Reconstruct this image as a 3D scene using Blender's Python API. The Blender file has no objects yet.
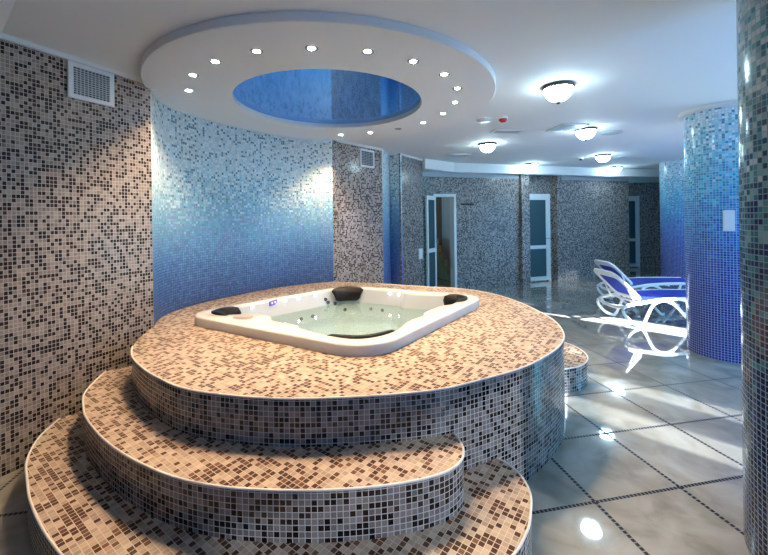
import bpy, bmesh, math, random
from math import pi, sin, cos, radians as R
from mathutils import Vector, Matrix
random.seed(5)
D = bpy.data
SC = bpy.context.scene
COL = SC.collection
CEIL = 2.64

# ------------------------------------------------------------------ materials
def new_mat(name):
    m = D.materials.new(name); m.use_nodes = True
    nt = m.node_tree
    b = nt.nodes['Principled BSDF']
    return m, nt, b

def plain(name, col, rough=.5, metal=0, spec=.5, emit=None, estr=0, noise=0, nscale=8):
    m, nt, b = new_mat(name)
    b.inputs['Base Color'].default_value = (*col, 1)
    b.inputs['Roughness'].default_value = rough
    b.inputs['Metallic'].default_value = metal
    b.inputs['Specular IOR Level'].default_value = spec
    if emit:
        b.inputs['Emission Color'].default_value = (*emit, 1)
        b.inputs['Emission Strength'].default_value = estr
    if noise:
        tc = nt.nodes.new('ShaderNodeTexCoord'); n = nt.nodes.new('ShaderNodeTexNoise')
        n.inputs['Scale'].default_value = nscale; n.inputs['Detail'].default_value = 4
        nt.links.new(tc.outputs['Object'], n.inputs['Vector'])
        mx = nt.nodes.new('ShaderNodeMix'); mx.data_type = 'RGBA'
        mx.inputs[6].default_value = (*[c * (1 - noise) for c in col], 1)
        mx.inputs[7].default_value = (*[min(1, c * (1 + noise)) for c in col], 1)
        nt.links.new(n.outputs['Fac'], mx.inputs[0])
        nt.links.new(mx.outputs[2], b.inputs['Base Color'])
    return m

def N(nt, t, **k):
    n = nt.nodes.new(t)
    for a, v in k.items(): setattr(n, a, v)
    return n

def mth(nt, op, a, b=None, c=None):
    n = N(nt, 'ShaderNodeMath', operation=op)
    for i, v in enumerate((a, b, c)):
        if v is None: continue
        if isinstance(v, (int, float)): n.inputs[i].default_value = v
        else: nt.links.new(v, n.inputs[i])
    return n.outputs[0]

def ramp(nt, fac, stops, mode='CONSTANT'):
    n = N(nt, 'ShaderNodeValToRGB'); cr = n.color_ramp; cr.interpolation = mode
    while len(cr.elements) > 1: cr.elements.remove(cr.elements[-1])
    cr.elements[0].position = stops[0][0]; cr.elements[0].color = (*stops[0][1], 1)
    for p, c in stops[1:]:
        e = cr.elements.new(p); e.color = (*c, 1)
    nt.links.new(fac, n.inputs[0])
    return n.outputs[0]

def mixc(nt, fac, a, b):
    n = N(nt, 'ShaderNodeMix', data_type='RGBA')
    for i, v in ((0, fac), (6, a), (7, b)):
        if isinstance(v, (int, float)): n.inputs[i].default_value = v
        elif isinstance(v, tuple): n.inputs[i].default_value = (*v, 1)
        else: nt.links.new(v, n.inputs[i])
    return n.outputs[2]

def mosaic(name, kind, pitch=.0255, rot=0, grout=(.50, .46, .43), gw=.062, rough=.16, seed=0.0, stops=None, gtop=None, spec=.3):
    """glass mosaic: square chips laid on a UV map measured in metres"""
    m, nt, b = new_mat(name)
    uv = N(nt, 'ShaderNodeUVMap'); uv.uv_map = 'UVMap'
    mp = N(nt, 'ShaderNodeMapping'); mp.inputs['Rotation'].default_value = (0, 0, rot)
    mp.inputs['Scale'].default_value = (1 / pitch, 1 / pitch, 1)
    nt.links.new(uv.outputs[0], mp.inputs[0])
    sp = N(nt, 'ShaderNodeSeparateXYZ'); nt.links.new(mp.outputs[0], sp.inputs[0])
    fx, fy = mth(nt, 'FLOOR', sp.outputs[0]), mth(nt, 'FLOOR', sp.outputs[1])
    cx = N(nt, 'ShaderNodeCombineXYZ'); nt.links.new(fx, cx.inputs[0]); nt.links.new(fy, cx.inputs[1]); cx.inputs[2].default_value = seed
    wn = N(nt, 'ShaderNodeTexWhiteNoise', noise_dimensions='3D'); nt.links.new(cx.outputs[0], wn.inputs[0])
    r1 = wn.outputs['Value']
    sc = N(nt, 'ShaderNodeSeparateColor'); nt.links.new(wn.outputs['Color'], sc.inputs[0])
    r2, r3 = sc.outputs[1], sc.outputs[2]
    if kind == 'brown':
        col = ramp(nt, r1, stops or [(0, (.010, .006, .005)), (.22, (.022, .010, .008)), (.36, (.05, .024, .017)), (.43, (.21, .17, .15)),
                            (.52, (.265, .215, .19)), (.74, (.31, .255, .225)), (.92, (.26, .22, .20))])
    elif kind == 'grad':
        z = mth(nt, 'MULTIPLY', fy, pitch / CEIL)
        t = mth(nt, 'ADD', z, mth(nt, 'MULTIPLY', mth(nt, 'SUBTRACT', r1, .5), .22))
        base = ramp(nt, t, stops)
        p = mth(nt, 'MULTIPLY', mth(nt, 'SUBTRACT', z, .60), 1.0)
        p = mth(nt, 'MINIMUM', mth(nt, 'MAXIMUM', p, 0), .15)
        dots = mth(nt, 'LESS_THAN', r2, p)
        col = mixc(nt, dots, base, (.10, .27, .38))
    else:   # 'navy' column: dark chips with paler ones scattered, more of them higher up
        z = mth(nt, 'MULTIPLY', fy, pitch / CEIL)
        t = mth(nt, 'ADD', mth(nt, 'MULTIPLY', z, .96), mth(nt, 'MULTIPLY', mth(nt, 'SUBTRACT', r1, .5), .50))
        col = ramp(nt, t, stops)
    br = mth(nt, 'ADD', mth(nt, 'MULTIPLY', r3, .36), .82)
    vm = N(nt, 'ShaderNodeVectorMath', operation='SCALE'); nt.links.new(col, vm.inputs[0]); nt.links.new(br, vm.inputs['Scale'])
    col = vm.outputs[0]
    gx, gy = mth(nt, 'FRACT', sp.outputs[0]), mth(nt, 'FRACT', sp.outputs[1])
    e = mth(nt, 'MINIMUM', mth(nt, 'MINIMUM', gx, mth(nt, 'SUBTRACT', 1, gx)), mth(nt, 'MINIMUM', gy, mth(nt, 'SUBTRACT', 1, gy)))
    g = mth(nt, 'LESS_THAN', e, gw)
    b.inputs['Specular IOR Level'].default_value = spec
    if gtop:   # the jointing changes from navy at the foot to white at the top
        gr = ramp(nt, mth(nt, 'MULTIPLY', fy, pitch / CEIL), [(.40, grout), (.80, gtop)], 'LINEAR')
        nt.links.new(mixc(nt, g, col, gr), b.inputs['Base Color'])
    else: nt.links.new(mixc(nt, g, col, grout), b.inputs['Base Color'])
    nt.links.new(mth(nt, 'ADD', mth(nt, 'MULTIPLY', g, .5), rough), b.inputs['Roughness'])
    return m

BLUE = [(0, (.028, .035, .27)), (.20, (.030, .060, .36)), (.30, (.035, .11, .43)), (.42, (.05, .19, .52)), (.53, (.08, .30, .60)),
        (.63, (.17, .45, .68)), (.73, (.36, .63, .75)), (.83, (.62, .76, .80)), (.92, (.74, .80, .82))]
BLUE_COL = [(0, (.030, .024, .26)), (.22, (.025, .040, .33)), (.34, (.02, .085, .41)), (.46, (.02, .18, .48)), (.57, (.035, .30, .55)),
        (.68, (.12, .50, .66)), (.80, (.35, .65, .72)), (.90, (.66, .78, .82))]
NAVY = [(0, (.008, .012, .055)), (.22, (.008, .022, .10)), (.40, (.018, .07, .12)), (.50, (.03, .16, .20)), (.60, (.07, .26, .30)), (.70, (.20, .42, .45)), (.82, (.42, .56, .58))]
NICHE_ST = [(0, (.14, .24, .54)), (.26, (.16, .31, .60)), (.36, (.17, .37, .64)), (.45, (.18, .43, .67)), (.54, (.18, .48, .67)),
        (.62, (.30, .60, .73)), (.69, (.54, .75, .80)), (.76, (.72, .82, .84)), (.86, (.80, .85, .86))]

ANG = R(54)
M = {}
M['brown'] = mosaic('brown_mosaic_wall', 'brown', rough=.28)
M['brownfar'] = mosaic('brown_mosaic_hall', 'brown', seed=3.0, grout=(.33, .33, .33),
    stops=[(0, (.055, .045, .043)), (.2, (.08, .065, .062)), (.33, (.14, .12, .115)), (.4, (.22, .205, .20)), (.6, (.28, .265, .26)), (.8, (.35, .335, .33))])
M['pier'] = mosaic('brown_mosaic_pier', 'brown', seed=5.0, grout=(.50, .47, .45),
    stops=[(0, (.03, .018, .015)), (.2, (.06, .034, .027)), (.33, (.13, .08, .06)), (.4, (.33, .275, .245)), (.6, (.40, .34, .31)), (.8, (.45, .385, .35))])
M['deck'] = mosaic('beige_mosaic_lit_deck', 'brown', rot=-ANG, seed=7.0, grout=(.56, .47, .38), rough=.36, spec=.16,  # same mosaic as the risers, warmed and lightened for the spotlights above
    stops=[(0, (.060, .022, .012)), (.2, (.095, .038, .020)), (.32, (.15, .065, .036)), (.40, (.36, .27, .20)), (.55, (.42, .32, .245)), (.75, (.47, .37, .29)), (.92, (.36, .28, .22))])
M['riser'] = mosaic('beige_mosaic_shaded_riser', 'brown', seed=9.0, grout=(.50, .49, .49),  # same mosaic as the deck, its chips darkened to imitate shade
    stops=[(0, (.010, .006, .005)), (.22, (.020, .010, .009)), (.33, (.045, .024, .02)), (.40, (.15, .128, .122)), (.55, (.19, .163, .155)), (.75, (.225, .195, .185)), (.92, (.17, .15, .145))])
M['niche'] = mosaic('blue_gradient_mosaic_niche', 'grad', stops=NICHE_ST, grout=(.07, .14, .32), gtop=(.70, .80, .82), gw=.085, seed=1.0, rough=.38)
M['column'] = mosaic('blue_gradient_mosaic_column', 'grad', stops=BLUE_COL, grout=(.40, .52, .70), gw=.075, seed=2.0)
M['navy'] = mosaic('navy_mosaic_column', 'navy', stops=NAVY, grout=(.24, .32, .46), gw=.075, seed=4.0)
M['ceil'] = plain('ceiling_paint', (.86, .86, .86), .75, noise=.01, nscale=3)
M['white'] = plain('white_paint', (.80, .80, .79), .5)
M['ring'] = plain('ring_paint', (.88, .86, .85), .7)
M['frame'] = plain('white_door_frame', (.72, .78, .80), .3)
M['plastic'] = plain('white_resin', (.85, .86, .88), .3)
M['switch'] = plain('white_switch', (.8, .8, .8), .35)
M['sling'] = plain('blue_sling', (.012, .035, .42), .55, noise=.1, nscale=60)
M['bronze'] = plain('bronze_rim', (.10, .085, .065), .35, .7)
M['chrome'] = plain('chrome', (.75, .76, .78), .12, 1)
M['bowl'] = plain('lit_glass_bowl', (.9, .95, .93), .2, emit=(.62, .88, 1.0), estr=30)
M['bulb'] = plain('lit_halogen', (1, 1, 1), .2, emit=(1.0, .86, .68), estr=60)
M['dead'] = plain('unlit_halogen', (.35, .35, .34), .15)
M['led'] = plain('lit_led', (1, 1, 1), .2, emit=(.70, .74, 1.0), estr=25)
M['ledv'] = plain('lit_violet_led', (1, 1, 1), .2, emit=(.25, .15, 1.0), estr=4)
M['red'] = plain('red_lens', (.55, .01, .015), .25)
M['grille'] = plain('grey_grille', (.50, .55, .58), .5)
M['louvre'] = plain('dark_louvre', (.10, .10, .10), .6)
M['void'] = plain('dark_duct', (.012, .012, .012), .9)
M['pillow'] = plain('black_pillow', (.006, .0055, .0065), .4, spec=.25)
M['jet'] = plain('grey_jet', (.05, .06, .07), .3)
M['acrylic'] = plain('pearl_acrylic', (.68, .645, .61), .14, noise=.10, nscale=7)
M['edge'] = plain('white_tile_edging', (.72, .70, .68), .4)
M['wood'] = plain('stair_wood', (.33, .19, .10), .45, noise=.2, nscale=14)
M['brownwall'] = plain('stairwell_brown_wall', (.16, .11, .085), .8)
M['stairwall'] = plain('stairwell_white_wall', (.62, .62, .64), .8)
M['black'] = plain('black_metal', (.02, .02, .022), .4, .4)

def floor_material():
    m, nt, b = new_mat('polished_floor_tiles')
    tc = N(nt, 'ShaderNodeTexCoord')
    mp = N(nt, 'ShaderNodeMapping'); mp.vector_type = 'TEXTURE'
    mp.inputs['Location'].default_value = (1.086, 1.967, 0); mp.inputs['Rotation'].default_value = (0, 0, R(10.6))
    mp.inputs['Scale'].default_value = (.532, .532, 1)
    nt.links.new(tc.outputs['Object'], mp.inputs[0])
    sp = N(nt, 'ShaderNodeSeparateXYZ'); nt.links.new(mp.outputs[0], sp.inputs[0])
    x, y = sp.outputs[0], sp.outputs[1]
    def dist(v):   # distance to the nearest joint, in metres
        f = mth(nt, 'FRACT', mth(nt, 'ADD', v, .5)); return mth(nt, 'MULTIPLY', mth(nt, 'ABSOLUTE', mth(nt, 'SUBTRACT', f, .5)), .532)
    jx, jy = mth(nt, 'LESS_THAN', dist(x), .0095), mth(nt, 'LESS_THAN', dist(y), .0095)
    joint = mth(nt, 'MAXIMUM', jx, jy)
    def dash(v):
        f = mth(nt, 'FRACT', mth(nt, 'MULTIPLY', v, 23)); return mth(nt, 'GREATER_THAN', f, .28)
    d = mth(nt, 'MAXIMUM', mth(nt, 'MULTIPLY', jx, dash(y)), mth(nt, 'MULTIPLY', jy, dash(x)))
    n = N(nt, 'ShaderNodeTexNoise'); n.inputs['Scale'].default_value = 3.2; n.inputs['Detail'].default_value = 7; n.inputs['Distortion'].default_value = 1.2
    nt.links.new(tc.outputs['Object'], n.inputs[0])
    marble = ramp(nt, n.outputs['Fac'], [(.3, (.24, .225, .185)), (.5, (.33, .315, .27)), (.7, (.40, .385, .34))], 'LINEAR')
    cx = N(nt, 'ShaderNodeCombineXYZ'); nt.links.new(mth(nt, 'FLOOR', x), cx.inputs[0]); nt.links.new(mth(nt, 'FLOOR', y), cx.inputs[1])
    wn = N(nt, 'ShaderNodeTexWhiteNoise'); nt.links.new(cx.outputs[0], wn.inputs[0])
    vm = N(nt, 'ShaderNodeVectorMath', operation='SCALE'); nt.links.new(marble, vm.inputs[0])
    nt.links.new(mth(nt, 'ADD', mth(nt, 'MULTIPLY', wn.outputs[0], .16), .92), vm.inputs['Scale'])
    c = mixc(nt, joint, vm.outputs[0], (.17, .17, .18)); c = mixc(nt, d, c, (.012, .012, .02))
    nt.links.new(c, b.inputs['Base Color'])
    nt.links.new(mth(nt, 'SUBTRACT', .75, mth(nt, 'MULTIPLY', joint, .6)), b.inputs['Specular IOR Level'])
    nt.links.new(mth(nt, 'MULTIPLY', mth(nt, 'SUBTRACT', 1, joint), .6), b.inputs['Coat Weight']); b.inputs['Coat Roughness'].default_value = .02
    nt.links.new(mth(nt, 'ADD', mth(nt, 'MULTIPLY', joint, .3), .05), b.inputs['Roughness'])
    return m
M['floor'] = floor_material()
M['soffit_shade'] = plain('grey_blue_soffit_shade', (.38, .42, .46), .6)  # grey-blue stands for the shaded underside of the soffit

def glass_sheet(name, tint, gloss=.12, rough=.03, diffuse=None, dmix=0, bump=0):
    """a thin pane: tinted see-through plus fresnel mirror, optionally frosted"""
    m = D.materials.new(name); m.use_nodes = True; nt = m.node_tree; nt.nodes.clear()
    out = N(nt, 'ShaderNodeOutputMaterial'); tr = N(nt, 'ShaderNodeBsdfTransparent'); tr.inputs[0].default_value = (*tint, 1)
    gl = N(nt, 'ShaderNodeBsdfGlossy'); gl.inputs['Roughness'].default_value = rough
    fr = N(nt, 'ShaderNodeFresnel'); fr.inputs[0].default_value = 1.33 if bump else 1.45
    if bump:
        tc = N(nt, 'ShaderNodeTexCoord'); n = N(nt, 'ShaderNodeTexNoise'); n.inputs['Scale'].default_value = 16; n.inputs['Detail'].default_value = 3
        nt.links.new(tc.outputs['Object'], n.inputs[0])
        bp = N(nt, 'ShaderNodeBump'); bp.inputs['Strength'].default_value = bump; bp.inputs['Distance'].default_value = .02
        nt.links.new(n.outputs['Fac'], bp.inputs['Height']); nt.links.new(bp.outputs[0], gl.inputs['Normal']); nt.links.new(bp.outputs[0], fr.inputs['Normal'])
    mx = N(nt, 'ShaderNodeMixShader'); nt.links.new(fr.outputs[0], mx.inputs[0]); nt.links.new(tr.outputs[0], mx.inputs[1]); nt.links.new(gl.outputs[0], mx.inputs[2])
    last = mx.outputs[0]
    if diffuse:
        df = N(nt, 'ShaderNodeBsdfDiffuse'); df.inputs[0].default_value = (*diffuse, 1)
        m2 = N(nt, 'ShaderNodeMixShader'); m2.inputs[0].default_value = dmix
        nt.links.new(last, m2.inputs[1]); nt.links.new(df.outputs[0], m2.inputs[2]); last = m2.outputs[0]
    nt.links.new(last, out.inputs[0])
    return m
M['water'] = glass_sheet('tub_water', (.80, .94, .94), bump=.08, diffuse=(.55, .74, .72), dmix=.05)
M['pane'] = glass_sheet('frosted_pane', (.5, .7, .75), diffuse=(.07, .14, .17), dmix=.8)
def frosted(name, clear, tint):
    m = D.materials.new(name); m.use_nodes = True; nt = m.node_tree; nt.nodes.clear()
    out = N(nt, 'ShaderNodeOutputMaterial'); tr = N(nt, 'ShaderNodeBsdfTransparent'); tl = N(nt, 'ShaderNodeBsdfTranslucent'); tl.inputs[0].default_value = (*tint, 1)
    mx = N(nt, 'ShaderNodeMixShader'); mx.inputs[0].default_value = 1 - clear
    nt.links.new(tr.outputs[0], mx.inputs[1]); nt.links.new(tl.outputs[0], mx.inputs[2]); nt.links.new(mx.outputs[0], out.inputs[0]); return m
M['dim_pane'] = frosted('sun_dimming_pane', .02, (.02, .04, .08)); M['soft_pane'] = frosted('sun_softening_pane', .15, (.1, .25, .5))  # panes added out of view to dim, soften and tint the daylight
def stretch_material():
    m, nt, b = new_mat('blue_stretch_ceiling')
    b.inputs['Base Color'].default_value = (.09, .40, 1.0, 1); b.inputs['Metallic'].default_value = .8; b.inputs['Roughness'].default_value = .09
    return m
M['stretch'] = stretch_material()

# ------------------------------------------------------------------ mesh tools
class MB:
    def __init__(s): s.v = []; s.f = []; s.uv = []; s.sm = []; s.mi = []
    def face(s, pts, uvs=None, smooth=False, mi=0):
        k = len(s.v); s.v += [tuple(p) for p in pts]; s.f.append(tuple(range(k, k + len(pts))))
        s.uv.append(uvs or [(p[0], p[1]) for p in pts]); s.sm.append(smooth); s.mi.append(mi)
    def grid(s, rows, uvrows=None, close=False, smooth=True, mi=0):
        """rows of equal length joined by quads (vertices shared)"""
        n = len(rows[0]); k = len(s.v)
        for r in rows: s.v += [tuple(p) for p in r]
        for i in range(len(rows) - 1):
            for j in range(n if close else n - 1):
                j2 = (j + 1) % n
                s.f.append((k + i * n + j, k + i * n + j2, k + (i + 1) * n + j2, k + (i + 1) * n + j))
                if uvrows:
                    s.uv.append([uvrows[i][j], uvrows[i][j + 1], uvrows[i + 1][j + 1], uvrows[i + 1][j]])
                else:
                    s.uv.append([s.v[q][:2] for q in s.f[-1]])
                s.sm.append(smooth); s.mi.append(mi)
        return k
    def box(s, x0, x1, y0, y1, z0, z1, M4=None, mi=0):
        P = [Vector((x, y, z)) for z in (z0, z1) for y in (y0, y1) for x in (x0, x1)]
        if M4: P = [M4 @ p for p in P]
        for q, ax in (((0, 2, 3, 1), 2), ((4, 5, 7, 6), 2), ((0, 1, 5, 4), 1), ((2, 6, 7, 3), 1), ((0, 4, 6, 2), 0), ((1, 3, 7, 5), 0)):
            pts = [P[i] for i in q]
            if ax == 2: uv = [(p[0], p[1]) for p in pts]
            else: uv = [((p[0] + p[1]), p[2]) for p in pts] if not M4 else [((pts[i] - pts[0]).to_2d().length, pts[i][2]) for i in range(4)]
            s.face(pts, uv, mi=mi)
    def tube(s, path, r, n=8, close=False, flat=1.0, up=Vector((0, 0, 1)), caps=True):
        path = [Vector(p) for p in path]; rows = []; L = len(path)
        for i, p in enumerate(path):
            a = path[(i - 1) % L] if (close or i > 0) else p; b2 = path[(i + 1) % L] if (close or i < L - 1) else p
            t = (b2 - a).normalized(); u = up if abs(t.dot(up)) < .98 else Vector((1, 0, 0))
            s1 = t.cross(u).normalized(); s2 = s1.cross(t).normalized()
            rr = r[i] if isinstance(r, (list, tuple)) else r
            rows.append([p + s1 * cos(2 * pi * j / n) * rr * flat + s2 * sin(2 * pi * j / n) * rr for j in range(n)])
        if close: rows.append(rows[0])
        s.grid(rows, close=True)
        if caps and not close:
            s.face(rows[0][::-1]); s.face(rows[-1])
    def lathe(s, prof, c=(0, 0, 0), n=24, smooth=True):
        rows = [[(c[0] + r * cos(2 * pi * j / n), c[1] + r * sin(2 * pi * j / n), c[2] + z) for j in range(n)] for r, z in prof]
        uvr = [[(2 * pi * j / n * max(r, .01), c[2] + z) for j in range(n + 1)] for r, z in prof]
        s.grid(rows, uvr, close=True, smooth=smooth)
    def build(s, name, mat, parent=None, weld=True, bevel=0):
        me = D.meshes.new(name); me.from_pydata(s.v, [], s.f)
        for m in (mat if isinstance(mat, (list, tuple)) else [mat]): me.materials.append(m)
        uvl = me.uv_layers.new(name='UVMap')
        for p, u in zip(me.polygons, s.uv):
            for li, c in zip(p.loop_indices, u): uvl.data[li].uv = c
        me.polygons.foreach_set('use_smooth', s.sm); me.polygons.foreach_set('material_index', s.mi)
        bm = bmesh.new(); bm.from_mesh(me)
        if weld: bmesh.ops.remove_doubles(bm, verts=bm.verts, dist=1e-5)
        bmesh.ops.recalc_face_normals(bm, faces=bm.faces)
        bm.to_mesh(me); bm.free()
        o = D.objects.new(name, me); COL.objects.link(o)
        if bevel:
            md = o.modifiers.new('bevel', 'BEVEL'); md.width = bevel; md.segments = 2; md.limit_method = 'ANGLE'
        if parent: o.parent = parent
        return o

def tag(o, label, cat, group=None):
    o['label'] = label; o['category'] = cat
    if group: o['group'] = group
    return o
def thing(name, label, cat, loc=(0, 0, 0), rz=0, group=None):
    o = D.objects.new(name, None); COL.objects.link(o); o.location = loc; o.rotation_euler = (0, 0, rz)
    o.empty_display_size = .1
    return tag(o, label, cat, group)
def struct(o): o['kind'] = 'structure'; return o
def dup(root, loc, rz, label):
    def cp(o, par):
        c = o.copy(); COL.objects.link(c)
        if par: c.parent = par
        for ch in o.children: cp(ch, c)
        return c
    r = cp(root, None); r.location = loc; r.rotation_euler = (0, 0, rz); r['label'] = label
    return r

def spline(pts, n=6, close=False):
    pts = [Vector(p) for p in pts]; out = []; L = len(pts)
    for i in range(L if close else L - 1):
        if close: a, b, c, d = pts[(i - 1) % L], pts[i], pts[(i + 1) % L], pts[(i + 2) % L]
        else: a, b, c, d = pts[max(i - 1, 0)], pts[i], pts[i + 1], pts[min(i + 2, L - 1)]
        for k in range(n):
            t = k / n
            out.append(.5 * ((2 * b) + (c - a) * t + (2 * a - 5 * b + 4 * c - d) * t * t + (3 * b - a - 3 * c + d) * t ** 3))
    if not close: out.append(pts[-1])
    return out

def strip_wall(name, pts, z0, z1, mat, thick=.12, smooth=False, flip=1, parent=None, u0=0, us=1):
    """a wall standing along a plan path; its visible face carries metre UVs, its back is 'thick' behind"""
    P = [Vector((p[0], p[1])) for p in pts]; u = [u0]
    for i in range(1, len(P)): u.append(u[-1] + (P[i] - P[i - 1]).length * us)
    Q = []
    for i, p in enumerate(P):
        a = P[max(i - 1, 0)]; b = P[min(i + 1, len(P) - 1)]; t = (b - a).normalized()
        Q.append(p + Vector((-t.y, t.x)) * thick * flip)
    mb = MB()
    front = [[(p.x, p.y, z) for p in P] for z in (z0, z1)]
    mb.grid(front, [[(a, z) for a in u] for z in (z0, z1)], smooth=smooth)
    back = [[(p.x, p.y, z) for p in Q] for z in (z0, z1)]
    mb.grid(back, [[(a, z) for a in u] for z in (z0, z1)], smooth=smooth)
    for i in range(len(P) - 1):
        for z in (z0, z1): mb.face([(P[i].x, P[i].y, z), (P[i + 1].x, P[i + 1].y, z), (Q[i + 1].x, Q[i + 1].y, z), (Q[i].x, Q[i].y, z)])
    for i in (0, -1):
        mb.face([(P[i].x, P[i].y, z0), (Q[i].x, Q[i].y, z0), (Q[i].x, Q[i].y, z1), (P[i].x, P[i].y, z1)], [(u[i], z0), (u[i] + thick, z0), (u[i] + thick, z1), (u[i], z1)])
    return mb.build(name, mat, parent, weld=True)

def rail(name, pts, z, w, h, mat, side=1, parent=None):
    """a thin moulding running along a plan path, its face 'w' in front of the path"""
    P = [Vector((p[0], p[1])) for p in pts]; rows = []
    for i, p in enumerate(P):
        a = P[max(i - 1, 0)]; b = P[min(i + 1, len(P) - 1)]; t = (b - a).normalized(); n = Vector((-t.y, t.x)) * side
        q = p + n * w; p2 = p + n * .001
        rows.append([(p2.x, p2.y, z), (q.x, q.y, z), (q.x, q.y, z + h), (p2.x, p2.y, z + h)])
    mb = MB(); mb.grid(rows, close=True, smooth=False); mb.face(rows[0]); mb.face(rows[-1])
    return mb.build(name, mat, parent)

# ------------------------------------------------------------------ the setting
mb = MB(); mb.box(-5, 11.5, -3, 14, -.12, 0); struct(mb.build('floor', M['floor']))
CP = [(-5, -3), (1.0, -3), (11.05, 11.3), (11.05, 14), (-5, 14)]
mb = MB(); mb.face([(x, y, CEIL) for x, y in CP]); mb.face([(x, y, CEIL + .15) for x, y in CP])
for i in range(5):
    a, b = CP[i], CP[(i + 1) % 5]; mb.face([(*a, CEIL), (*b, CEIL), (*b, CEIL + .15), (*a, CEIL + .15)])
struct(mb.build('ceiling', M['ceil']))

LW = [(-1.885, 3.05), (-2.28, 2.25), (-3.64, -.50), (-4.88, -3.0)]
struct(strip_wall('wall_left', LW, 0, CEIL, M['brown'], flip=-1, us=1.22))
struct(rail('trim_1', LW, CEIL - .032, .025, .032, M['white'], side=1))

NICHE = spline([(x, y, 0) for x, y in ((-1.885, 3.05), (-1.98, 3.28), (-2.01, 3.56), (-1.89, 3.98), (-1.62, 4.42), (-1.30, 4.82), (-.98, 5.04), (-.70, 5.16))], 8)
NICHE = [(p.x, p.y) for p in NICHE]
struct(strip_wall('wall_niche', NICHE, 0, CEIL, M['niche'], flip=1, smooth=True))
struct(rail('trim_2', NICHE, CEIL - .065, .03, .065, M['white'], side=-1))
PIER1 = [(-.70, 5.16), (-.62, 5.38), (-.02, 6.08)]
struct(strip_wall('wall_pier_near', PIER1, 0, CEIL, M['pier'], flip=1, thick=.1))
struct(rail('trim_3', PIER1, CEIL - .035, .022, .035, M['white'], side=-1))
REC = [(-.02, 6.08), (.115, 6.72), (.295, 6.50)]
struct(strip_wall('wall_recess', REC, 0, CEIL, M['niche'], flip=1, thick=.03))
PIER2 = [(.295, 6.50), (.76, 7.25), (.62, 7.50)]
struct(strip_wall('wall_pier_far', PIER2, 0, CEIL, M['brownfar'], flip=1, thick=.03))
struct(rail('trim_4', PIER2[:2], CEIL - .035, .022, .035, M['white'], side=-1))

# back wall of the hall: Y = 7.40 + .335 X, with a doorway on the left
def bw(x, off=0):   # a point on the back wall line, 'off' metres in front of it
    nx, ny = .3177, -.948
    return (x + nx * off, 7.40 + .335 * x + ny * off)
DX0, DX1, DH = 1.015, 1.50, 2.0
struct(strip_wall('wall_back', [bw(.2), bw(DX0)], 0, CEIL, M['brownfar'], thick=.15))
struct(strip_wall('wall_back_lintel', [bw(DX0), bw(DX1)], DH, CEIL, M['brownfar'], thick=.15, u0=.8))
struct(strip_wall('wall_back_centre', [bw(DX1), bw(3.22)], 0, CEIL, M['brownfar'], thick=.15, u0=1.4))
RX0, RX1 = 3.22, 4.0
struct(strip_wall('wall_back_alcove', [bw(RX0), bw(RX0, -.11), bw(RX1, -.11), bw(RX1)], 0, CEIL, M['brownfar'], thick=.08, u0=3))
struct(strip_wall('wall_back_right', [bw(RX1), bw(6.19), (6.24, 10.75)], 0, CEIL, M['brownfar'], thick=.15, u0=4.2))
struct(strip_wall('wall_far', [(6.24, 10.9), (8.05, 10.9), (8.05, 10.55), (10.6, 10.9)], 0, CEIL, M['brownfar'], thick=.12, u0=8))
def wallbox(name, x0, x1, d, mat, z1=CEIL):
    a, b, c, d_ = bw(x0), bw(x0, d), bw(x1, d), bw(x1)
    return struct(strip_wall(name, [a, b, c, d_], 0, z1, mat, thick=.02, u0=x0 * 3))
wallbox('trim_5', 3.03, 3.23, .10, M['brownfar']); wallbox('trim_6', 3.99, 4.12, .07, M['brownfar'])

# lowered soffit along the back of the hall
SOF = [(.80, 7.15), (1.46, 7.72), (3.0, 8.24), (5.5, 9.0), (6.9, 9.3), (9.6, 8.9), (10.6, 10.9), (6.24, 10.9), (6.19, 9.47), (.2, 7.47), (.63, 7.45)]
mb = MB(); zb = 2.45
mb.face([(x, y, zb) for x, y in SOF])
for i in range(len(SOF)):
    a, b = SOF[i], SOF[(i + 1) % len(SOF)]
    mb.face([(*a, zb), (*b, zb), (*b, CEIL), (*a, CEIL)])
struct(mb.build('ceiling_soffit', M['ceil']))
struct(rail('soffit_shade_left', [bw(.7), bw(3.02)], zb - .09, .02, .09, M['soffit_shade'], side=-1)); struct(rail('soffit_shade_right', [bw(4.13), bw(6.19)], zb - .09, .02, .09, M['soffit_shade'], side=-1))  # added bands that carry the soffit's underside shade down the wall
# sloping ceiling panel at the top left corner, nearest the camera
mb = MB()
a0, a1 = Vector((-2.27, 2.24, CEIL)), Vector((-1.50, 1.62, CEIL)); dn = Vector((-.62, -.99, 0))
b0, b1 = a0 + dn * 1.2 + Vector((0, 0, -.75)), a1 + dn * 1.2 + Vector((0, 0, -.75))
c0, c1 = a0 + dn * 1.2, a1 + dn * 1.2
mb.face([a0, a1, b1, b0]); mb.face([b0, b1, c1, c0]); mb.face([a0, b0, c0]); mb.face([a1, b1, c1])
struct(mb.build('ceiling_slope', M['ceil']))

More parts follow.
